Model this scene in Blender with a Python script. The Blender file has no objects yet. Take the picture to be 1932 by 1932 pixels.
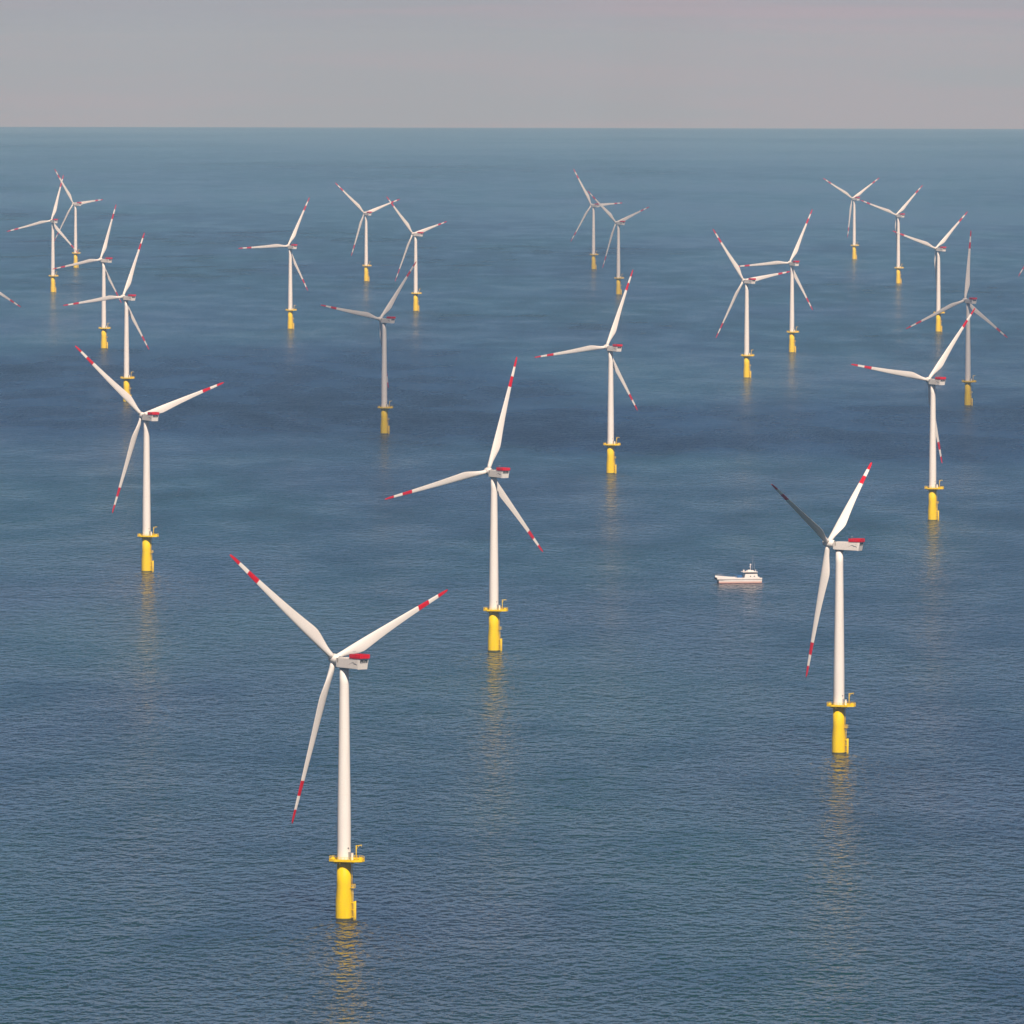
import bpy, bmesh, math, random
from mathutils import Vector, Matrix, noise

# ------------------------------------------------------------------ camera, sky, sun, exposure
SC = bpy.context.scene
COL = SC.collection
RE = 7.4e6                       # earth radius with ordinary refraction, metres: the sea really curves away
CAM_H = 304.11

def R(d):
    return math.radians(d)

cam_d = bpy.data.cameras.new('camera')
cam = bpy.data.objects.new('camera', cam_d)
COL.objects.link(cam)
PITCH, ROLL = 0.05174688, -0.00207773
cam.matrix_world = (Matrix.Translation((0, 0, CAM_H)) @ Matrix.Rotation(math.pi / 2 - PITCH, 4, 'X')
                    @ Matrix.Rotation(-ROLL, 4, 'Z'))
cam_d.sensor_width = 36.0
cam_d.lens = 16975.09 / 1932.0 * 36.0
cam_d.clip_start = 1.0
cam_d.clip_end = 250000.0
SC.camera = cam

SUN_EL, SUN_AZ = 45.0, 12.0      # azimuth: degrees to the right of straight behind the camera
sun_dir = Vector((math.sin(R(SUN_AZ)) * math.cos(R(SUN_EL)), -math.cos(R(SUN_AZ)) * math.cos(R(SUN_EL)), math.sin(R(SUN_EL))))

world = bpy.data.worlds.new('World')
SC.world = world
world.use_nodes = True
wn, wl = world.node_tree.nodes, world.node_tree.links
wn.clear()
w_out = wn.new('ShaderNodeOutputWorld')
sky = wn.new('ShaderNodeTexSky')
sky.sky_type = 'NISHITA'
sky.sun_disc = False
sky.sun_elevation = R(SUN_EL)
sky.sun_rotation = R(180.0 - SUN_AZ)
sky.altitude = 0.0
sky.air_density = 0.7
sky.dust_density = 0.2
sky.ozone_density = 4.0
bg1 = wn.new('ShaderNodeBackground')
bg1.inputs['Strength'].default_value = 0.085
tint = wn.new('ShaderNodeMix')
tint.data_type = 'RGBA'
tint.blend_type = 'MULTIPLY'
tint.inputs['Factor'].default_value = 1.0
tint.inputs['B'].default_value = (0.15, 0.41, 0.74, 1)       # deep clear blue between the cloud layers
wl.new(sky.outputs['Color'], tint.inputs['A'])
wl.new(tint.outputs['Result'], bg1.inputs['Color'])
tc = wn.new('ShaderNodeTexCoord')
sep = wn.new('ShaderNodeSeparateXYZ')
wl.new(tc.outputs['Generated'], sep.inputs[0])
# distant grey-mauve cloud bank lying on the horizon
mp = wn.new('ShaderNodeMapping')
mp.inputs['Scale'].default_value = (9.0, 9.0, 190.0)
wl.new(tc.outputs['Generated'], mp.inputs['Vector'])
nz = wn.new('ShaderNodeTexNoise')
nz.inputs['Scale'].default_value = 1.6
nz.inputs['Detail'].default_value = 5.0
nz.inputs['Roughness'].default_value = 0.5
wl.new(mp.outputs[0], nz.inputs['Vector'])
cr = wn.new('ShaderNodeValToRGB')
cr.color_ramp.elements[0].position = 0.40
cr.color_ramp.elements[0].color = (0.325, 0.330, 0.368, 1)
cr.color_ramp.elements[1].position = 0.56
cr.color_ramp.elements[1].color = (0.395, 0.325, 0.370, 1)
wl.new(nz.outputs['Fac'], cr.inputs['Fac'])
bg2 = wn.new('ShaderNodeBackground')
bg2.inputs['Strength'].default_value = 1.0
wl.new(cr.outputs['Color'], bg2.inputs['Color'])
mr = wn.new('ShaderNodeMapRange')
mr.interpolation_type = 'SMOOTHSTEP'
mr.inputs['From Min'].default_value = 0.008
mr.inputs['From Max'].default_value = 0.035
mr.inputs['To Min'].default_value = 1.0
mr.inputs['To Max'].default_value = 0.0
wl.new(sep.outputs['Z'], mr.inputs['Value'])
mix = wn.new('ShaderNodeMixShader')
wl.new(mr.outputs[0], mix.inputs['Fac'])
# broken pinkish-grey cloud cover higher up, out of the frame
bg3 = wn.new('ShaderNodeBackground')
bg3.inputs['Color'].default_value = (0.145, 0.104, 0.092, 1)
nz3 = wn.new('ShaderNodeTexNoise')
nz3.inputs['Scale'].default_value = 5.0
nz3.inputs['Detail'].default_value = 4.0
wl.new(tc.outputs['Generated'], nz3.inputs['Vector'])
mr3 = wn.new('ShaderNodeMapRange')
mr3.interpolation_type = 'SMOOTHSTEP'
mr3.inputs['From Min'].default_value = 0.085
mr3.inputs['From Max'].default_value = 0.19
mr3.inputs['To Max'].default_value = 1.4
wl.new(sep.outputs['Z'], mr3.inputs['Value'])
mm3 = wn.new('ShaderNodeMath')
mm3.operation = 'MULTIPLY'
mm3.use_clamp = True
wl.new(mr3.outputs[0], mm3.inputs[0])
wl.new(nz3.outputs['Fac'], mm3.inputs[1])
mix3 = wn.new('ShaderNodeMixShader')
wl.new(mm3.outputs[0], mix3.inputs['Fac'])
wl.new(bg1.outputs[0], mix3.inputs[1])
wl.new(bg3.outputs[0], mix3.inputs[2])
wl.new(mix3.outputs[0], mix.inputs[1])
wl.new(bg2.outputs[0], mix.inputs[2])
wl.new(mix.outputs[0], w_out.inputs['Surface'])

sun_d = bpy.data.lights.new('sun', 'SUN')
sun_d.energy = 5.0
sun_d.angle = R(0.53)
sun_d.color = (1.0, 0.88, 0.77)
sun = bpy.data.objects.new('sun', sun_d)
COL.objects.link(sun)
sun.rotation_euler = sun_dir.to_track_quat('Z', 'Y').to_euler()
sun.location = sun_dir * 3000

vs = SC.view_settings
vs.view_transform = 'Standard'
vs.look = 'None'
vs.exposure = 0.18
vs.gamma = 1.0
SC.cycles.volume_bounces = 0
SC.cycles.max_bounces = 8

# ------------------------------------------------------------------ materials
def principled(name, col, rough=0.5, spec=0.5, metallic=0.0):
    m = bpy.data.materials.new(name)
    m.use_nodes = True
    p = m.node_tree.nodes['Principled BSDF']
    p.inputs['Base Color'].default_value = (*col, 1)
    p.inputs['Roughness'].default_value = rough
    p.inputs['Metallic'].default_value = metallic
    p.inputs['Specular IOR Level'].default_value = spec
    return m

def painted(name, col, dirt, amount, scale, rough=0.45, stretch=(1, 1, 0.12)):
    """paint with faint vertical weathering streaks and small tone changes"""
    m = principled(name, col, rough, 0.35)
    n, l = m.node_tree.nodes, m.node_tree.links
    p = n['Principled BSDF']
    t = n.new('ShaderNodeTexCoord')
    mpn = n.new('ShaderNodeMapping')
    mpn.inputs['Scale'].default_value = stretch
    l.new(t.outputs['Object'], mpn.inputs['Vector'])
    a = n.new('ShaderNodeTexNoise')
    a.inputs['Scale'].default_value = scale
    a.inputs['Detail'].default_value = 6
    l.new(mpn.outputs[0], a.inputs['Vector'])
    r = n.new('ShaderNodeMapRange')
    r.inputs['From Min'].default_value = 0.45
    r.inputs['From Max'].default_value = 0.75
    r.inputs['To Max'].default_value = amount
    l.new(a.outputs['Fac'], r.inputs['Value'])
    mx = n.new('ShaderNodeMix')
    mx.data_type = 'RGBA'
    mx.inputs['A'].default_value = (*col, 1)
    mx.inputs['B'].default_value = (*dirt, 1)
    l.new(r.outputs[0], mx.inputs['Factor'])
    l.new(mx.outputs['Result'], p.inputs['Base Color'])
    return m

M_WHITE = painted('white_paint', (0.82, 0.775, 0.715), (0.60, 0.56, 0.50), 0.30, 0.8)
M_BLADE = painted('blade_gelcoat', (0.82, 0.775, 0.715), (0.66, 0.62, 0.56), 0.30, 0.35, 0.40, (1, 1, 0.25))
M_NAC = painted('nacelle_panel', (0.74, 0.695, 0.64), (0.55, 0.51, 0.46), 0.35, 0.7)
M_REAR = painted('nacelle_rear_panel', (0.82, 0.775, 0.715), (0.62, 0.58, 0.52), 0.25, 0.9)
M_RED = painted('red_paint', (0.62, 0.003, 0.014), (0.42, 0.006, 0.015), 0.4, 0.6)
M_YEL = painted('yellow_paint', (0.84, 0.585, 0.0), (0.62, 0.36, 0.0), 0.35, 0.7)
M_YEL.node_tree.nodes['Principled BSDF'].inputs['Specular IOR Level'].default_value = 0.12
M_RED.node_tree.nodes['Principled BSDF'].inputs['Specular IOR Level'].default_value = 0.12
M_STEEL = principled('grey_steel', (0.32, 0.32, 0.32), 0.5)
M_DARK = principled('dark_recess', (0.025, 0.022, 0.022), 0.6)
M_VENT = principled('vent_louvre', (0.26, 0.22, 0.15), 0.6)
M_MARK = principled('emblem_paint', (0.06, 0.075, 0.10), 0.5)
M_MARK2 = principled('emblem_pale_paint', (0.40, 0.30, 0.26), 0.5)
M_GROWTH = principled('waterline_growth', (0.10, 0.085, 0.02), 0.8)

# ------------------------------------------------------------------ helpers
class MB:
    """collects faces, then links them as one mesh object"""
    def __init__(self):
        self.v, self.f, self.m, self.s = [], [], [], []

    def add(self, verts, faces, mat=0, smooth=False):
        o = len(self.v)
        self.v += [tuple(x) for x in verts]
        for f in faces:
            self.f.append(tuple(i + o for i in f))
            self.m.append(mat)
            self.s.append(smooth)

    def box(self, lo, hi, mat=0, M=None):
        x0, y0, z0 = lo
        x1, y1, z1 = hi
        vv = [(x0, y0, z0), (x1, y0, z0), (x1, y1, z0), (x0, y1, z0), (x0, y0, z1), (x1, y0, z1), (x1, y1, z1), (x0, y1, z1)]
        if M is not None:
            vv = [M @ Vector(q) for q in vv]
        self.add(vv, [(0, 3, 2, 1), (4, 5, 6, 7), (0, 1, 5, 4), (1, 2, 6, 5), (2, 3, 7, 6), (3, 0, 4, 7)], mat)

    def rings(self, rings, mat=0, smooth=True, caps=True, mats=None):
        n = len(rings[0])
        o = len(self.v)
        for r in rings:
            self.v += [tuple(q) for q in r]
        for k in range(len(rings) - 1):
            for i in range(n):
                j = (i + 1) % n
                self.f.append((o + k * n + i, o + k * n + j, o + (k + 1) * n + j, o + (k + 1) * n + i))
                self.m.append(mats[k] if mats else mat)
                self.s.append(smooth)
        if caps:
            self.f.append(tuple(o + i for i in reversed(range(n))))
            self.m.append(mats[0] if mats else mat)
            self.s.append(False)
            e = o + (len(rings) - 1) * n
            self.f.append(tuple(e + i for i in range(n)))
            self.m.append(mats[-1] if mats else mat)
            self.s.append(False)

    def lathe(self, prof, seg=40, mat=0, M=None, mats=None, cx=0.0, cy=0.0):
        rs = []
        for rad, z in prof:
            ring = [Vector((cx + rad * math.cos(2 * math.pi * i / seg), cy + rad * math.sin(2 * math.pi * i / seg), z)) for i in range(seg)]
            if M is not None:
                ring = [M @ q for q in ring]
            rs.append(ring)
        self.rings(rs, mat, mats=mats)

    def tube(self, a, b, rad, seg=8, mat=0):
        a, b = Vector(a), Vector(b)
        q = (b - a).normalized().to_track_quat('Z', 'Y').to_matrix()
        rs = []
        for p in (a, b):
            rs.append([p + q @ Vector((rad * math.cos(2 * math.pi * i / seg), rad * math.sin(2 * math.pi * i / seg), 0)) for i in range(seg)])
        self.rings(rs, mat)

    def build(self, name, mats, parent=None, bevel=0.0):
        me = bpy.data.meshes.new(name)
        me.from_pydata(self.v, [], self.f)
        for m in (mats if isinstance(mats, (list, tuple)) else [mats]):
            me.materials.append(m)
        me.polygons.foreach_set('material_index', self.m)
        me.polygons.foreach_set('use_smooth', self.s)
        me.update()
        o = bpy.data.objects.new(name, me)
        COL.objects.link(o)
        if parent:
            o.parent = parent
        if bevel:
            md = o.modifiers.new('bevel', 'BEVEL')
            md.width = bevel
            md.segments = 2
            md.limit_method = 'ANGLE'
        return o

def tag(o, label=None, cat=None, group=None, kind=None):
    for k, v in (('label', label), ('category', cat), ('group', group), ('kind', kind)):
        if v:
            o[k] = v

def empty(name):
    o = bpy.data.objects.new(name, None)
    o.empty_display_size = 5
    COL.objects.link(o)
    return o

def ground(x, y):
    return Vector((x, y, -(x * x + y * y) / (2 * RE)))

# ------------------------------------------------------------------ sea
SEA_R = 82000.0
def build_sea():
    radii = [0.0]
    r = 60.0
    while r < SEA_R:
        radii.append(r)
        r += max(60.0, min(600.0, r * 0.05))
    radii.append(SEA_R)
    seg = 512
    v = [(0, 0, 0)]
    f = []
    for k, rr in enumerate(radii[1:]):
        for i in range(seg):
            a = 2 * math.pi * i / seg
            v.append((rr * math.cos(a), rr * math.sin(a), -rr * rr / (2 * RE)))
    for i in range(seg):
        f.append((0, 1 + i, 1 + (i + 1) % seg))
    for k in range(len(radii) - 2):
        o = 1 + k * seg
        for i in range(seg):
            j = (i + 1) % seg
            f.append((o + i, o + seg + i, o + seg + j, o + j))
    me = bpy.data.meshes.new('sea')
    me.from_pydata(v, [], f)
    me.polygons.foreach_set('use_smooth', [True] * len(f))
    me.update()
    o = bpy.data.objects.new('sea', me)
    COL.objects.link(o)
    tag(o, 'dark blue rippled open sea reaching to the hazy horizon', 'sea', kind='structure')
    m = bpy.data.materials.new('sea_water')
    m.use_nodes = True
    n, l = m.node_tree.nodes, m.node_tree.links
    p = n['Principled BSDF']
    p.inputs['Base Color'].default_value = (0.010, 0.036, 0.046, 1)
    p.inputs['Roughness'].default_value = 0.24
    p.inputs['IOR'].default_value = 1.333
    g = n.new('ShaderNodeNewGeometry')
    def octave(scale, detail, rot, rough=0.5):
        mp_ = n.new('ShaderNodeMapping')
        mp_.inputs['Rotation'].default_value = (0, 0, R(rot))
        mp_.inputs['Scale'].default_value = (scale[0], scale[1], scale[0])
        l.new(g.outputs['Position'], mp_.inputs['Vector'])
        t_ = n.new('ShaderNodeTexNoise')
        t_.inputs['Scale'].default_value = 1.0
        t_.inputs['Detail'].default_value = detail
        t_.inputs['Roughness'].default_value = rough
        l.new(mp_.outputs[0], t_.inputs['Vector'])
        return t_.outputs['Fac']
    def mul(a, k):
        q = n.new('ShaderNodeMath')
        q.operation = 'MULTIPLY'
        l.new(a, q.inputs[0])
        if isinstance(k, float):
            q.inputs[1].default_value = k
        else:
            l.new(k, q.inputs[1])
        return q.outputs[0]
    def add(a, b):
        q = n.new('ShaderNodeMath')
        q.operation = 'ADD'
        l.new(a, q.inputs[0])
        l.new(b, q.inputs[1])
        return q.outputs[0]
    # wind sea: short-crested chop a few metres across riding on longer waves (heights in metres)
    def peak(a):                                      # sharper crests than troughs
        q = n.new('ShaderNodeMath')
        q.operation = 'POWER'
        l.new(a, q.inputs[0])
        q.inputs[1].default_value = 1.8
        return q.outputs[0]
    chop = add(mul(peak(octave((1 / 2.9, 1 / 7.0), 2.0, -6, 0.45)), 18.0), mul(peak(octave((1 / 7.5, 1 / 17.0), 1.0, 17)), 19.0))
    long_ = mul(octave((1 / 60.0, 1 / 45.0), 1.0, 15), 4.0)
    # gusts: patches where the wind ruffles the water more or less
    gust = octave((1 / 700.0, 1 / 1500.0), 4.0, 5, 0.6)
    # two broad squally patches lie across the farm; they also mask painted shade
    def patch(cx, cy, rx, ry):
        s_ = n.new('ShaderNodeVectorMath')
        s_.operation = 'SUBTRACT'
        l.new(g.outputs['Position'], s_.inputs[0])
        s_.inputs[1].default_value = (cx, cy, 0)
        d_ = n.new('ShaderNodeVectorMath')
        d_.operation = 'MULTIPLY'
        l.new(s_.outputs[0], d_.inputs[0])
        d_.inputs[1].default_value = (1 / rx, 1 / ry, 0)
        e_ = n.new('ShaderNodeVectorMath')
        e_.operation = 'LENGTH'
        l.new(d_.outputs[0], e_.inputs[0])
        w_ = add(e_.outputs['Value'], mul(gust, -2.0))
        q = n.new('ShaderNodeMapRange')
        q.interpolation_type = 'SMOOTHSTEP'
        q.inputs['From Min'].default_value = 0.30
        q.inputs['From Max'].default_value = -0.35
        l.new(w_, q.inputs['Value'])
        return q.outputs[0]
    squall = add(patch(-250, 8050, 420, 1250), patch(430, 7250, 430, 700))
    gr = n.new('ShaderNodeMapRange')
    gr.inputs['From Min'].default_value = 0.30
    gr.inputs['From Max'].default_value = 0.70
    gr.inputs['To Min'].default_value = 0.50
    gr.inputs['To Max'].default_value = 1.10
    l.new(gust, gr.inputs['Value'])
    gfar = n.new('ShaderNodeMapRange')                # wide calm slicks, best seen far out
    gfar.inputs['From Min'].default_value = 0.38
    gfar.inputs['From Max'].default_value = 0.60
    gfar.inputs['To Min'].default_value = 0.35
    gfar.inputs['To Max'].default_value = 1.08
    l.new(octave((1 / 4200.0, 1 / 9000.0), 3.0, -8), gfar.inputs['Value'])
    cat = n.new('ShaderNodeMapRange')                 # cat's paws, tens of metres across
    cat.inputs['From Min'].default_value = 0.30
    cat.inputs['From Max'].default_value = 0.70
    cat.inputs['To Min'].default_value = 0.50
    cat.inputs['To Max'].default_value = 1.45
    l.new(octave((1 / 55.0, 1 / 190.0), 3.0, 12), cat.inputs['Value'])
    ruffle = add(mul(mul(gr.outputs[0], gfar.outputs[0]), cat.outputs[0]), mul(squall, 0.45))
    tone = n.new('ShaderNodeMix')                     # water body: greener and bluer patches
    tone.data_type = 'RGBA'
    tone.inputs['A'].default_value = (0.006, 0.044, 0.040, 1)
    tone.inputs['B'].default_value = (0.010, 0.025, 0.044, 1)
    tr_ = n.new('ShaderNodeMapRange')
    tr_.inputs['From Min'].default_value = 0.38
    tr_.inputs['From Max'].default_value = 0.62
    l.new(octave((1 / 260.0, 1 / 1100.0), 3.0, -10), tr_.inputs['Value'])
    l.new(tr_.outputs[0], tone.inputs['Factor'])
    deep = n.new('ShaderNodeMix')  # dark navy painted into the water colour for the cloud-shadow and gust band
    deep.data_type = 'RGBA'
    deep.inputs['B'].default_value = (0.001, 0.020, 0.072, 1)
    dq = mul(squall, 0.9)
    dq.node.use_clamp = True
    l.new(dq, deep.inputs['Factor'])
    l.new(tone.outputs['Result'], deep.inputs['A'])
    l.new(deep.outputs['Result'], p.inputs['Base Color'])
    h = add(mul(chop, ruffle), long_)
    b = n.new('ShaderNodeBump')
    b.inputs['Strength'].default_value = 1.0
    b.inputs['Distance'].default_value = 1.0
    l.new(h, b.inputs['Height'])
    l.new(b.outputs[0], p.inputs['Normal'])
    rr_ = n.new('ShaderNodeMapRange')                 # ripples too fine to shape: rougher where the wind blows harder
    rr_.inputs['From Min'].default_value = 0.4
    rr_.inputs['From Max'].default_value = 1.6
    rr_.inputs['To Min'].default_value = 0.15
    rr_.inputs['To Max'].default_value = 0.36
    l.new(ruffle, rr_.inputs['Value'])
    l.new(rr_.outputs[0], p.inputs['Roughness'])
    me.materials.append(m)
    return o
build_sea()

# ------------------------------------------------------------------ air
def build_haze():
    b = MB()
    S = SEA_R + 1200
    b.box((-S, -S, -SEA_R ** 2 / (2 * RE) - 1.0), (S, S, CAM_H + 110))
    m = bpy.data.materials.new('thin_haze')
    m.use_nodes = True
    n, l = m.node_tree.nodes, m.node_tree.links
    n.remove(n['Principled BSDF'])
    pv = n.new('ShaderNodeVolumePrincipled')
    pv.inputs['Color'].default_value = (0.33, 0.65, 1.0, 1)
    pv.inputs['Absorption Color'].default_value = (0.78, 0.70, 1, 1)    # scatters blue most: near haze looks blue, far haze pale
    pv.inputs['Density'].default_value = 3.5e-5
    pv.inputs['Anisotropy'].default_value = 0.02
    l.new(pv.outputs[0], n['Material Output'].inputs['Volume'])
    o = b.build('haze', m)
    tag(o, 'thin blue haze over the far sea', 'haze', kind='stuff')
build_haze()

# ------------------------------------------------------------------ clouds overhead (above the frame); they shade parts of the sea
def build_cloud(cx, cy, rx, ry, seed):
    """cloud whose shadow falls round the sea point (cx, cy)"""
    hc = 1250.0
    c = Vector((cx, cy, ground(cx, cy).z)) + sun_dir * (hc / sun_dir.z)
    bm = bmesh.new()
    bmesh.ops.create_icosphere(bm, subdivisions=4, radius=1.0)
    for v in bm.verts:
        d = v.co.normalized()
        k = 1 + 0.30 * noise.noise(d * 1.7 + Vector((seed, 0, 0))) + 0.16 * noise.noise(d * 5 + Vector((0, seed, 0)))
        zz = d.z * (120 if d.z > 0 else 30)
        v.co = Vector((d.x * rx * k, d.y * ry * k, zz * k))
    me = bpy.data.meshes.new('cloud')
    bm.to_mesh(me)
    bm.free()
    rim = me.attributes.new('rim', 'FLOAT', 'POINT')   # 0 in the middle, 1 at the ragged rim
    rim.data.foreach_set('value', [min(1.0, math.hypot(v.co.x / (rx * 1.05), v.co.y / (ry * 1.05))) for v in me.vertices])
    me.polygons.foreach_set('use_smooth', [True] * len(me.polygons))
    m = bpy.data.materials.get('cloud_white')
    if not m:
        m = principled('cloud_white', (0.85, 0.85, 0.87), 1.0, 0.0)
        nt = m.node_tree                          # thin cloud: about a quarter of the light comes through
        tr = nt.nodes.new('ShaderNodeBsdfTransparent')
        ms = nt.nodes.new('ShaderNodeMixShader')
        tcn = nt.nodes.new('ShaderNodeTexCoord')
        nn = nt.nodes.new('ShaderNodeTexNoise')
        nn.inputs['Scale'].default_value = 0.006
        nn.inputs['Detail'].default_value = 5
        nt.links.new(tcn.outputs['Object'], nn.inputs['Vector'])
        at = nt.nodes.new('ShaderNodeAttribute')
        at.attribute_name = 'rim'
        ad = nt.nodes.new('ShaderNodeMath')
        ad.operation = 'MULTIPLY_ADD'
        nt.links.new(nn.outputs['Fac'], ad.inputs[0])
        ad.inputs[1].default_value = -0.9
        nt.links.new(at.outputs['Fac'], ad.inputs[2])
        rm = nt.nodes.new('ShaderNodeMapRange')
        rm.inputs['From Min'].default_value = -0.05
        rm.inputs['From Max'].default_value = 0.60
        rm.inputs['To Min'].default_value = 0.60
        rm.inputs['To Max'].default_value = 1.0
        nt.links.new(ad.outputs[0], rm.inputs['Value'])
        nt.links.new(rm.outputs[0], ms.inputs['Fac'])
        nt.links.new(nt.nodes['Principled BSDF'].outputs[0], ms.inputs[1])
        nt.links.new(tr.outputs[0], ms.inputs[2])
        nt.links.new(ms.outputs[0], nt.nodes['Material Output'].inputs['Surface'])
    me.materials.append(m)
    o = bpy.data.objects.new('cloud', me)
    o.location = c
    COL.objects.link(o)
    tag(o, 'fair weather cloud drifting over the wind farm', 'cloud', 'clouds over the wind farm', 'structure')
for q in ((-130, 7500, 185, 700, 1.0), (470, 7820, 175, 560, 2.3), (128, 12050, 75, 1050, 3.1), (-640, 8650, 205, 560, 4.7)):
    build_cloud(*q)

# ------------------------------------------------------------------ wind turbine, built once
HH, OVER, CONE, TAU = 90.314, 5.2729, 0.09344, R(6)

def blade_mesh(name):
    #        r     chord  thick(rel) leading-edge offset   twist
    sec = [(1.2, 2.10, 1.00, 1.05, 13), (3.0, 2.10, 1.00, 1.05, 13), (5.5, 2.45, 0.78, 1.05, 13), (8.5, 3.2, 0.50, 1.08, 13),
           (11.5, 3.95, 0.36, 1.10, 12), (13.5, 4.25, 0.31, 1.10, 10.5), (15.0, 4.22, 0.28, 1.10, 9.5), (18, 3.92, 0.25, 1.06, 8),
           (22, 3.52, 0.23, 1.02, 6.3), (27, 3.08, 0.21, 0.96, 4.6), (32, 2.68, 0.20, 0.88, 3.2), (37, 2.32, 0.19, 0.79, 2.1),
           (42, 1.99, 0.18, 0.70, 1.3), (44.3, 1.85, 0.18, 0.66, 1.0), (47, 1.69, 0.18, 0.61, 0.7), (49.8, 1.54, 0.18, 0.56, 0.5),
           (52.5, 1.39, 0.18, 0.50, 0.3), (54.8, 1.26, 0.18, 0.46, 0.2), (57.5, 1.06, 0.17, 0.39, 0), (59.2, 0.80, 0.16, 0.31, 0), (60.0, 0.42, 0.16, 0.18, 0)]
    b = MB()
    rings, mats = [], []
    N = 20
    for r, c, t, le, tw in sec:
        beta = R(tw)
        ring = []
        circ = min(1.0, max(0.0, (t - 0.36) / 0.64))
        for i in range(N):
            a = 2 * math.pi * i / N
            u = 0.5 - 0.5 * math.cos(a)            # 0 leading edge .. 1 trailing edge
            sgn = 1 if math.sin(a) >= 0 else -1
            foil = 5 * (0.2969 * math.sqrt(u) - 0.126 * u - 0.3516 * u * u + 0.2843 * u ** 3 - 0.1015 * u ** 4)
            yy = sgn * t * c * foil * (1.15 if sgn > 0 else 0.80)
            yc = 0.5 * t * c * math.sin(a)
            y = circ * yc + (1 - circ) * yy
            x = -le + c * u
            ca, sa = math.cos(-beta), math.sin(-beta)
            ring.append((x * ca - y * sa, x * sa + y * ca, r))
        rings.append(ring)
    for k in range(len(sec) - 1):
        z = 0.5 * (sec[k][0] + sec[k + 1][0])
        mats.append(1 if (44.3 < z < 49.8 or z > 54.8) else 0)
    b.rings(rings, mats=mats)
    return b.build(name, [M_BLADE, M_RED])

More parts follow.
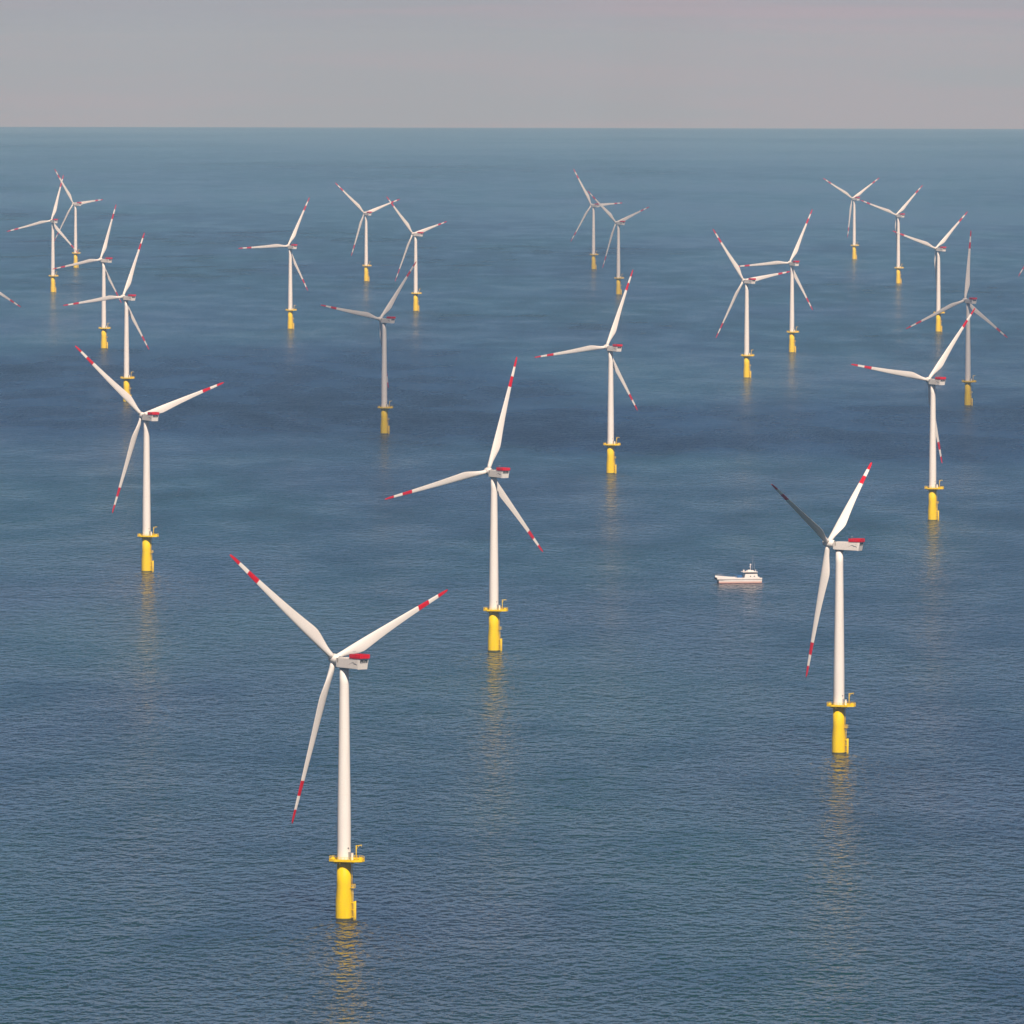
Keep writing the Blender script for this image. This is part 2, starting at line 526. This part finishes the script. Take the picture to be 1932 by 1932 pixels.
def build_turbine():
    root = empty('wind_turbine')
    # ---- yellow transition piece, flared towards the water
    b = MB()
    b.lathe([(2.95, -8), (2.95, -0.5), (2.95, 0.45), (2.95, 6.5), (2.62, 10.5), (2.55, 12), (2.50, 20.4)], 48, mats=[1, 1, 0, 0, 0, 0, 0])
    b.lathe([(2.66, 19.9), (2.66, 20.32)], 48)
    for k in range(8):                                # brackets under the platform
        a = 2 * math.pi * (k + 0.5) / 8
        M = Matrix.Rotation(a, 4, 'Z')
        b.box((2.4, -0.09, 19.6), (3.9, 0.09, 20.39), 0, M)
    found = b.build('foundation', [M_YEL, M_GROWTH], root)
    # boat landing, ladder, rest platform on the right-hand side
    la = Matrix.Rotation(R(-16), 4, 'Z')
    def L(x, y, z):
        return la @ Vector((x, y, z))
    b = MB()
    for s in (-0.85, 0.85):
        b.tube(L(3.95, s, -5), L(3.95, s, 6.4), 0.22, 10)
        for z in (0.9, 3.4, 5.9):
            b.tube(L(2.7, s, z), L(3.95, s, z), 0.13, 8)
    b.build('boat_landing', M_YEL, found)
    b = MB()
    for s in (-0.28, 0.28):
        b.tube(L(3.25, s, -2), L(3.25, s, 12.0), 0.06, 6)
        b.tube(L(2.95, s, 12.0), L(2.95, s, 21.4), 0.06, 6)
    z = -1.5
    while z < 21:
        xx = 3.25 if z < 12 else 2.95
        b.tube(L(xx, -0.28, z), L(xx, 0.28, z), 0.035, 5)
        z += 0.4
    for z in (1.5, 4.5, 7.5, 10.5, 14, 17):
        b.tube(L(2.3, 0.28, z), L(3.2 if z < 12 else 2.95, 0.28, z), 0.05, 5)
    b.build('ladder', M_YEL, found)
    b = MB()
    b.box((2.3, -0.9, 11.0), (4.0, 0.9, 11.14), 0, la)
    for s in (-0.85, 0.85):
        for xx in (2.9, 3.95):
            b.tube(L(xx, s, 11.1), L(xx, s, 12.3), 0.05, 5)
        b.tube(L(2.9, s, 12.3), L(3.95, s, 12.3), 0.05, 5)
        b.tube(L(2.9, s, 11.7), L(3.95, s, 11.7), 0.04, 5)
    b.tube(L(3.95, -0.85, 12.3), L(3.95, 0.85, 12.3), 0.05, 5)
    b.tube(L(3.95, -0.85, 11.7), L(3.95, 0.85, 11.7), 0.04, 5)
    b.build('rest_platform', M_YEL, found)
    # ---- working platform
    deck = [(-5.25, -1.6), (-3.4, -3.6), (0.2, -4.6), (3.4, -5.6), (6.4, -4.8), (7.25, -2.4), (7.1, 1.2), (4.6, 4.0), (1.6, 5.0), (-1.8, 4.9), (-4.4, 3.4), (-5.3, 1.0)]
    b = MB()
    nD = len(deck)
    lo = [(x, y, 20.40) for x, y in deck]
    hi = [(x, y, 20.82) for x, y in deck]
    b.rings([lo, hi], smooth=False)
    plat = b.build('platform', [M_YEL], root)
    b = MB()
    for i in range(nD):
        p, q = Vector((*deck[i], 0)), Vector((*deck[(i + 1) % nD], 0))
        ins = 0.12
        p, q = p * (1 - ins / p.length), q * (1 - ins / q.length)
        ln = (q - p).length
        cnt = max(1, round(ln / 1.2))
        for k in range(cnt):
            s = p.lerp(q, k / cnt)
            b.tube((s.x, s.y, 20.80), (s.x, s.y, 22.00), 0.05, 6)
        for zz, rr in ((22.00, 0.055), (21.60, 0.04), (21.25, 0.04)):
            b.tube((p.x, p.y, zz), (q.x, q.y, zz), rr, 6)
        d = (q - p).normalized()
        nrm = Vector((-d.y, d.x, 0)) * 0.02
        b.add([(p.x - nrm.x, p.y - nrm.y, 20.81), (q.x - nrm.x, q.y - nrm.y, 20.81), (q.x - nrm.x, q.y - nrm.y, 21.15), (p.x - nrm.x, p.y - nrm.y, 21.15),
               (p.x + nrm.x, p.y + nrm.y, 20.81), (q.x + nrm.x, q.y + nrm.y, 20.81), (q.x + nrm.x, q.y + nrm.y, 21.15), (p.x + nrm.x, p.y + nrm.y, 21.15)],
              [(0, 1, 2, 3), (7, 6, 5, 4), (3, 2, 6, 7), (0, 4, 5, 1), (0, 3, 7, 4), (1, 5, 6, 2)])
    b.build('railing', M_YEL, plat)
    b = MB()
    b.tube((4.3, -3.6, 20.80), (4.3, -3.6, 26.20), 0.17, 10)
    b.tube((4.3, -3.6, 26.00), (6.3, -3.9, 26.30), 0.14, 8)
    b.tube((4.3, -3.6, 24.80), (5.4, -3.77, 26.10), 0.07, 6)
    b.tube((6.2, -3.9, 26.20), (6.2, -3.9, 25.50), 0.05, 5)
    b.box((4.1, -3.5, 22.20), (4.5, -3.15, 23.00))
    b.build('davit_crane', M_YEL, plat)
    b = MB()
    b.box((2.55, -2.0, 20.80), (3.25, -1.3, 23.20))
    b.box((2.48, -2.07, 23.20), (3.32, -1.23, 23.30))
    b.build('switch_cabinet', M_WHITE, plat, 0.03)
    b = MB()
    b.box((-4.4, -0.6, 20.80), (-3.5, 0.5, 21.90))
    b.build('storage_box', M_YEL, plat, 0.04)
    b = MB()
    b.box((5.2, -1.6, 20.80), (6.3, -0.5, 21.80))
    b.build('storage_box', M_YEL, plat, 0.04)
    # ---- tower
    prof = [(2.40, 20.82)]
    z = 21.2
    for k in range(13):
        z = 21.2 + 66.8 * k / 12
        t = max(0.0, (z - 34) / 54)
        r = 2.35 - 0.80 * t
        prof.append((r, z))
    b = MB()
    b.lathe(prof, 56)
    for z in (22.4, 44.0, 67.0, 87.4):
        t = max(0.0, (z - 34) / 54)
        r = 2.35 - 0.80 * t
        b.lathe([(r + 0.012, z - 0.10), (r + 0.03, z - 0.06), (r + 0.03, z + 0.06), (r + 0.012, z + 0.10)], 56)
    tower = b.build('tower', M_WHITE, root)
    b = MB()
    M = Matrix.Rotation(R(-38), 4, 'Z')
    b.box((2.2, -0.5, 21.1), (2.42, 0.5, 23.5), 0, M)
    b.box((2.3, -0.62, 23.5), (2.55, 0.62, 23.58), 0, M)
    b.build('door', M_STEEL, tower, 0.03)
    b = MB()
    M = Matrix.Rotation(R(-52), 4, 'Z')
    b.box((2.2, -0.22, 24.9), (2.6, 0.22, 25.2), 0, M)
    b.build('lamp', M_DARK, tower, 0.03)
    # ---- nacelle: x = right, y = towards the nose, z = up, origin on the tower axis at hub height
    nb = bmesh.new()
    def prism(sections):
        rings_ = []
        for y, hw, z0, z1 in sections:
            rings_.append([nb.verts.new((s * hw, y, zz)) for s, zz in ((-1, z0), (1, z0), (1, z1), (-1, z1))])
        for k in range(len(rings_) - 1):
            for i in range(4):
                j = (i + 1) % 4
                nb.faces.new((rings_[k][i], rings_[k][j], rings_[k + 1][j], rings_[k + 1][i]))
        nb.faces.new(rings_[0][::-1])
        nb.faces.new(rings_[-1])
    prism([(2.3, 1.95, -1.95, 1.15), (1.4, 2.1, -2.15, 1.30), (-9.3, 2.1, -2.35, 1.30)])
    bmesh.ops.recalc_face_normals(nb, faces=nb.faces)
    bmesh.ops.bevel(nb, geom=nb.edges[:], offset=0.14, segments=3, affect='EDGES')
    me = bpy.data.meshes.new('nacelle')
    nb.to_mesh(me)
    nb.free()
    me.materials.append(M_NAC)
    nac = bpy.data.objects.new('nacelle', me)
    COL.objects.link(nac)
    nac.parent = root
    b = MB()                                          # yaw collar under the nacelle
    b.lathe([(1.75, -2.75), (1.75, -2.2)], 40)
    b.build('yaw_collar', M_STEEL, nac)
    # white rear housing with the slanted stern
    b = MB()
    fr = [(-2.12, -2.42), (2.12, -2.42), (2.12, 1.33), (-2.12, 1.33)]
    r1 = [(x, -9.28, z) for x, z in fr]
    r2 = [(-2.12, -9.75, -2.42), (2.12, -9.75, -2.42), (2.12, -10.55, 1.33), (-2.12, -10.55, 1.33)]
    b.rings([r1, r2], smooth=False)
    rear = b.build('rear_housing', M_REAR, nac, 0.08)
    b = MB()
    def slant(z):
        return -9.75 - 0.8 * (z + 2.42) / 3.75
    for x0, x1 in ((-1.72, -0.08), (0.08, 1.72)):
        z0, z1 = -0.15, 0.95
        vv = []
        for dy in (0.02, -0.03):
            vv += [(x0, slant(z0) + dy, z0), (x1, slant(z0) + dy, z0), (x1, slant(z1) + dy, z1), (x0, slant(z1) + dy, z1)]
        b.add(vv, [(4, 5, 6, 7), (0, 1, 5, 4), (1, 2, 6, 5), (2, 3, 7, 6), (3, 0, 4, 7)])
        b.box((x0 + 0.3, slant(0.2) - 0.09, -0.05), (x0 + 1.1, slant(0.2) - 0.03, 0.35), 1)
    b.build('rear_opening', [M_DARK, M_STEEL], rear)
    b = MB()
    b.box((-2.125, 0.9, -0.35), (-2.05, 1.32, 1.1))
    b.build('side_vent', M_VENT, nac)
    b = MB()
    b.box((2.05, 0.9, -0.35), (2.125, 1.32, 1.1))
    b.build('side_vent', M_VENT, nac)
    # helicopter hoist platform: red panels round an open deck
    b = MB()
    X0, Y0, Y1, Z0, Z1 = 2.28, -10.9, -5.2, 1.40, 2.82
    b.box((-X0, Y0, Z0), (X0, Y1, Z0 + 0.10))
    for x in (-X0, X0):
        sx = 1 if x > 0 else -1
        for (za, zb) in ((Z0 + 0.16, Z1 - 0.1),):
            b.box((min(x, x - sx * 0.05), Y0 + 0.05, za), (max(x, x - sx * 0.05), Y1 - 0.05, zb))
        k = 0
        while Y0 + k * 0.65 <= Y1 + 0.01:
            y = Y0 + k * 0.65
            b.tube((x + sx * 0.04, y, Z0), (x + sx * 0.04, y, Z1), 0.05, 6)
            k += 1
        b.tube((x + sx * 0.04, Y0, Z1), (x + sx * 0.04, Y1, Z1), 0.06, 6)
    for y in (Y0, Y1):
        sy = 1 if y > -8 else -1
        b.box((-X0 + 0.05, min(y, y - sy * 0.05), Z0 + 0.16), (X0 - 0.05, max(y, y - sy * 0.05), Z1 - 0.1))
        b.tube((-X0, y, Z1), (X0, y, Z1), 0.06, 6)
    b.build('hoist_platform', M_RED, nac)
    b = MB()
    b.tube((-0.9, -6.3, 1.5), (-0.9, -6.3, 4.0), 0.05, 6)
    b.tube((-1.4, -6.3, 3.6), (-0.4, -6.3, 3.6), 0.035, 5)
    b.box((-1.45, -6.36, 3.6), (-1.3, -6.24, 3.85))
    b.box((-0.5, -6.36, 3.6), (-0.35, -6.24, 3.85))
    b.build('weather_mast', M_STEEL, nac)
    # bird emblem on the left-hand panel: long pale arc, two dark wings
    b = MB()
    def stroke(pts, mat):
        # pts: (y, z, half width)
        vv, ff = [], []
        for y, z, w in pts:
            vv += [(-2.112, y, z + w), (-2.112, y, z - w)]
        for k in range(len(pts) - 1):
            ff.append((2 * k, 2 * k + 1, 2 * k + 3, 2 * k + 2))
        o = len(vv)
        vv += [(-2.09, y, z) for (_, y, z) in list(vv)]
        ff += [tuple(o + i for i in reversed(f)) for f in ff]
        b.add(vv, ff, mat)
    stroke([(-4.5, -0.95, .03), (-5.2, -0.66, .06), (-5.8, -0.42, .08), (-6.3, -0.22, .06)], 1)
    stroke([(-5.95, -0.30, .03), (-6.5, -0.14, .09), (-7.0, -0.12, .14), (-7.5, -0.22, .13), (-7.9, -0.42, .05)], 0)
    stroke([(-7.3, -0.62, .04), (-7.8, -0.55, .13), (-8.3, -0.52, .17), (-8.8, -0.66, .15), (-9.15, -0.90, .05)], 0)
    stroke([(-8.2, 0.16, .03), (-8.55, 0.24, .08), (-8.9, 0.20, .04)], 1)
    b.build('bird_emblem', [M_MARK, M_MARK2], nac)
    # ---- rotor hub: x right, y nose, origin at the hub centre
    b = MB()
    Mx = Matrix.Rotation(-math.pi / 2, 4, 'X')        # lathe axis z -> y
    b.lathe([(1.35, -2.95), (1.62, -2.2), (1.78, -1.0), (1.80, 0.3), (1.66, 1.2), (1.30, 2.0), (0.75, 2.55), (0.25, 2.8), (0.02, 2.83)], 40, M=Mx)
    hub = b.build('rotor_hub', M_WHITE, root)
    b = MB()
    b.lathe([(1.40, -0.2), (1.40, 0.25)], 36, M=Matrix.Translation((0, -2.75, 0)) @ Mx)
    b.build('shaft_collar', M_STEEL, hub)
    blades = [blade_mesh('blade')]
    for k in range(2):
        c = blades[0].copy()
        COL.objects.link(c)
        blades.append(c)
    for c in blades:
        c.parent = root
    return root

def pose(root, x, y, psi, th, pitch):
    g = ground(x, y)
    up = Vector((x / RE, y / RE, 1)).normalized()
    q = Vector((0, 0, 1)).rotation_difference(up)
    root.matrix_world = Matrix.Translation(g) @ q.to_matrix().to_4x4()
    Mn = Matrix.Translation((0, 0, HH)) @ Matrix.Rotation(psi, 4, 'Z')
    Mh = Mn @ Matrix.Rotation(TAU, 4, 'X') @ Matrix.Translation((0, OVER, 0))
    k = 0
    for c in root.children:
        n = c.name.split('.')[0]
        if n == 'nacelle':
            c.matrix_basis = Mn
        elif n == 'rotor_hub':
            c.matrix_basis = Mh
        elif n == 'blade':
            c.matrix_basis = (Mh @ Matrix.Rotation(th + k * 2 * math.pi / 3, 4, 'Y') @ Matrix.Rotation(-CONE, 4, 'X')
                              @ Matrix.Rotation(-pitch, 4, 'Z'))
            k += 1

def copy_tree(o, parent=None):
    c = o.copy()
    COL.objects.link(c)
    if parent:
        c.parent = parent
    for ch in list(o.children):
        copy_tree(ch, c)
    return c

# x km, distance km, yaw rad, rotor phase rad, blade pitch deg, label
FARM = [
    (-0.0584, 3.1321, 0.7330, -0.8898, 6, 'nearest and largest white wind turbine, its yellow base low at the bottom of the picture'),
    (-0.0091, 4.5396, 0.6041, 0.2910, 6, 'tall white turbine in the centre, standing just beyond the nearest turbine'),
    (-0.2127, 5.2292, 0.5549, -0.8224, 6, 'large white turbine at the left whose raised blade crosses a yellow base behind it'),
    (0.1415, 3.8808, 1.1112, -1.0981, 72, 'large turbine seen side-on with one blade in black shade, right of the boat'),
    (0.0708, 6.4655, 0.6259, 0.4007, 6, 'sunlit white turbine right of centre, directly above the boat and the centre turbine'),
    (0.2725, 5.8235, 0.5987, -1.3955, 6, 'sunlit turbine by the right edge, in front of a grey shaded one'),
    (-0.3337, 7.7772, 0.6776, 0.3976, 6, 'white turbine whose yellow base stands behind the raised blade of the large left turbine'),
    (-0.4178, 9.1970, 0.7624, 0.3595, 6, 'white turbine with dull orange base whose tower passes behind its right neighbour\'s blade'),
    (-0.1016, 7.1350, 0.7380, 0.7178, 6, 'grey turbine in cloud shadow, standing on dark blue water left of centre'),
    (-0.2438, 9.8727, 0.5622, 0.4782, 6, 'sunlit turbine standing alone at left centre with one level blade pointing left'),
    (-0.1952, 11.9989, 0.5398, -0.8268, 6, 'small far turbine, the left and farther of the pair left of centre'),
    (-0.1139, 10.5836, 0.7467, -0.7490, 6, 'small turbine with a grey blade tip of the shaded turbine crossing its tower'),
    (0.1144, 12.7180, 0.6420, -0.5567, 6, 'faint far turbine, the farther of the dull pair right of centre'),
    (0.1335, 11.3432, 0.6632, -0.8432, 6, 'faint far turbine in full shade with dark blade stripes, nearer of the dull pair'),
    (0.2187, 8.3945, 0.6312, -0.6413, 6, 'sunlit turbine at right of centre, nearer of two whose level blades overlap'),
    (0.2833, 9.1175, 0.4826, 0.4538, 6, 'sunlit turbine whose left blade ends behind its nearer neighbour\'s raised blade'),
    (0.5085, 13.3949, 0.5913, -1.0501, 6, 'smallest and farthest turbine, its two upper blades spread in a wide V'),
    (0.5118, 11.9372, 0.6074, -1.2372, 6, 'far turbine with its nearer neighbour\'s red blade tip crossing its tower'),
    (0.4649, 9.8188, 0.6138, -1.2449, 6, 'sunlit turbine whose platform is crossed by the grey shaded turbine\'s blade'),
    (0.3918, 7.7340, 0.4982, 0.0866, 6, 'grey shaded turbine at right with one blade pointing straight up'),
    (-0.5822, 11.3969, 0.4480, 0.2800, 6, 'far turbine at the left edge with a grey blade tip crossing its lower tower'),
    (-0.6189, 12.7445, 0.7448, -0.6049, 6, 'small far turbine at upper left, its base crossed by a nearer turbine\'s blade'),
    (-0.4941, 8.3922, 0.6600, -0.0349, 6, 'turbine cut off by the left edge, only one grey blade end showing'),
    (0.6325, 10.6504, 0.6000, -0.5149, 6, 'turbine cut off by the right edge, only red and white blade tips showing'),
]
proto = build_turbine()
turbs = [proto] + [copy_tree(proto) for _ in FARM[1:]]
for t, (x, y, psi, th, pitch, lab) in zip(turbs, FARM):
    pose(t, x * 1000, y * 1000, psi, th, R(pitch))
    tag(t, lab, 'wind turbine', 'offshore wind turbines')

# ------------------------------------------------------------------ crew boat: catamaran, bow at local +x
def build_boat():
    M_HULL = painted('boat_white', (0.80, 0.76, 0.72), (0.62, 0.50, 0.44), 0.4, 0.5, 0.35, (0.4, 0.4, 1))
    M_BOOT = principled('boat_antifouling', (0.36, 0.055, 0.045), 0.5)
    M_SALMON = principled('boat_lower_band', (0.78, 0.50, 0.42), 0.4)
    M_GLASS = principled('boat_glass', (0.015, 0.018, 0.022), 0.08)
    M_BLUE = principled('boat_blue_cargo', (0.03, 0.12, 0.30), 0.5)
    M_DECK = principled('boat_deck', (0.25, 0.24, 0.23), 0.7)
    M_RUB = principled('boat_fender_rubber', (0.03, 0.03, 0.032), 0.7)
    root = empty('crew_boat')
    tag(root, 'white crew transfer catamaran with wheelhouse aft, alone on the water beside the side-on turbine', 'boat')
    b = MB()
    for s in (-1, 1):                                  # two slim hulls
        rings, mats = [], None
        for x, hw, keel, bot in ((-12.6, 1.35, -0.9, 0), (-4, 1.45, -1.1, 0), (5, 1.35, -1.1, 0), (9.5, 0.85, -0.9, 0), (12.2, 0.22, -0.2, 0)):
            cy = s * 2.9
            rings.append([(x, cy - hw * 0.35, keel), (x, cy - hw * 0.85, 0.18), (x, cy - hw * 0.95, 0.95), (x, cy - hw, 2.05), (x, cy + hw, 2.05), (x, cy + hw * 0.95, 0.95), (x, cy + hw * 0.85, 0.18), (x, cy + hw * 0.35, keel)])
        o = len(b.v)
        n = 8
        for r in rings:
            b.v += r
        mt = [2, 1, 0, 0, 0, 1, 2, 2]
        for k in range(len(rings) - 1):
            for i in range(n):
                j = (i + 1) % n
                b.f.append((o + k * n + i, o + k * n + j, o + (k + 1) * n + j, o + (k + 1) * n + i))
                b.m.append(mt[i])
                b.s.append(False)
        b.f.append(tuple(o + i for i in range(n)))
        b.m.append(0)
        b.s.append(False)
        e = o + (len(rings) - 1) * n
        b.f.append(tuple(e + i for i in range(n)))
        b.m.append(0)
        b.s.append(False)
    # bridge deck and bulwarks, sheer rising to the bow
    dk = [(-12.7, 4.25, 2.3), (4, 4.25, 2.35), (10, 3.9, 2.75), (13.2, 3.1, 3.0)]
    rings = [[(x, -w, 1.85), (x, w, 1.85), (x, w, z), (x, -w, z)] for x, w, z in dk]
    b.rings(rings, smooth=False)
    for s in (-1, 1):
        rings = [[(x, s * w, z), (x, s * (w - 0.14), z), (x, s * (w - 0.14), z + bh), (x, s * w, z + bh)] for (x, w, z), bh in zip(dk, (0.75, 0.8, 1.0, 1.1))]
        b.rings(rings, smooth=False)
    # dark rubbing strake
    for s in (-1, 1):
        rings = [[(x, s * (w + 0.01), 1.95), (x, s * (w + 0.14), 1.95), (x, s * (w + 0.14), 2.15), (x, s * (w + 0.01), 2.15)] for x, w, z in dk]
        b.rings(rings, 3, smooth=False)
    hull = b.build('hull', [M_HULL, M_SALMON, M_BOOT, M_RUB], root)
    b = MB()
    b.box((13.15, -3.2, 1.9), (13.75, 3.2, 3.2))
    b.build('bow_fender', M_RUB, hull, 0.12)
    b = MB()
    for s in (-1, 1):
        for k in range(5):
            x = 9.2 + k * 0.95
            w = 3.95 - 0.2 * k
            b.tube((x, s * w, 3.6 + 0.07 * k), (x, s * w, 4.7 + 0.05 * k), 0.05, 5)
        b.tube((9.2, s * 3.95, 4.7), (13.0, s * 3.15, 4.9), 0.06, 5)
    b.build('bow_rail', M_STEEL, hull)
    # wheelhouse near the stern, bridge on top
    b = MB()
    def trap(x0, x1, w, z0, z1, sf=0.0, sr=0.0, mat=0, sw=0.0):
        lo = [(x0, -w, z0), (x1, -w, z0), (x1, w, z0), (x0, w, z0)]
        hi = [(x0 + sr, -w + sw, z1), (x1 - sf, -w + sw, z1), (x1 - sf, w - sw, z1), (x0 + sr, w - sw, z1)]
        b.rings([lo, hi], mat, smooth=False)
    trap(-10.6, -2.6, 3.3, 2.3, 5.15, 0.5, 0.5, 0, 0.12)
    house = b.build('wheelhouse', M_HULL, root, 0.08)
    b = MB()
    trap(-10.0, -2.7, 3.02, 5.16, 6.05, -0.3, 0.2)
    b.build('window_band', M_GLASS, house)
    b = MB()
    trap(-10.4, -1.7, 3.45, 6.06, 6.45, 0.2, 0.2)
    trap(-8.6, -4.6, 1.6, 6.46, 7.1, 0.5, 0.3)
    b.build('roof', M_HULL, house, 0.06)
    b = MB()
    for x in (-8.3, -6.1):
        b.box((x - 0.28, -3.36, 3.5), (x + 0.28, -3.18, 4.15))
        b.box((x - 0.28, 3.18, 3.5), (x + 0.28, 3.36, 4.15))
    b.build('side_window', M_GLASS, house)
    b = MB()
    b.tube((-6.7, 0, 6.9), (-6.7, 0, 9.9), 0.16, 8)
    b.tube((-6.7, -1.1, 8.4), (-6.7, 1.1, 8.4), 0.08, 6)
    b.box((-6.3, -0.9, 9.0), (-6.0, 0.9, 9.25))
    b.lathe([(0.1, 9.9), (0.42, 10.05), (0.45, 10.4), (0.25, 10.75), (0.05, 10.8)], 14, cx=-6.7)
    b.lathe([(0.3, 6.45), (0.5, 6.7), (0.45, 7.2), (0.05, 7.4)], 14, cx=-3.0, cy=-1.2)
    b.tube((-6.7, 0, 7.2), (-5.2, 0, 7.15), 0.25, 8)
    b.lathe([(0.3, 6.45), (0.42, 6.7), (0.38, 7.1), (0.05, 7.25)], 14, cx=-4.2, cy=1.8)
    b.tube((-9.4, 1.5, 6.4), (-9.4, 1.5, 7.6), 0.16, 8)
    b.build('mast', M_HULL, house)
    b = MB()
    b.tube((-7.9, -0.8, 6.15), (-8.3, -0.8, 15.6), 0.06, 6)
    b.tube((-8.8, 0.9, 6.15), (-8.9, 0.9, 11.6), 0.05, 6)
    b.build('whip_antenna', M_STEEL, house)
    # foredeck cargo
    b = MB()
    b.box((-1.6, -1.5, 2.36), (1.2, 1.4, 4.4))
    b.box((-1.7, -1.6, 4.4), (1.3, 1.5, 4.55))
    for k in range(6):
        x = -1.45 + k * 0.5
        b.box((x, -1.58, 2.5), (x + 0.12, -1.5, 4.3))
    o = b.build('cargo_container', M_BLUE, root)
    b = MB()
    b.box((-1.9, -3.4, 2.36), (-0.9, -2.4, 3.7))
    b.box((2.5, 1.2, 2.36), (4.0, 2.6, 3.3))
    b.build('deck_locker', M_HULL, root, 0.06)
    b = MB()
    b.tube((2.4, 2.9, 2.4), (2.4, 2.9, 5.0), 0.16, 8)
    b.tube((2.4, 2.9, 5.0), (5.6, 2.5, 5.5), 0.12, 8)
    b.build('deck_crane', M_BLUE, root)
    bx, by = 129.7, 5130.0
    g = ground(bx, by)
    root.location = g
    root.rotation_euler = (0, 0, R(180 + 9))
    return root
build_boat()
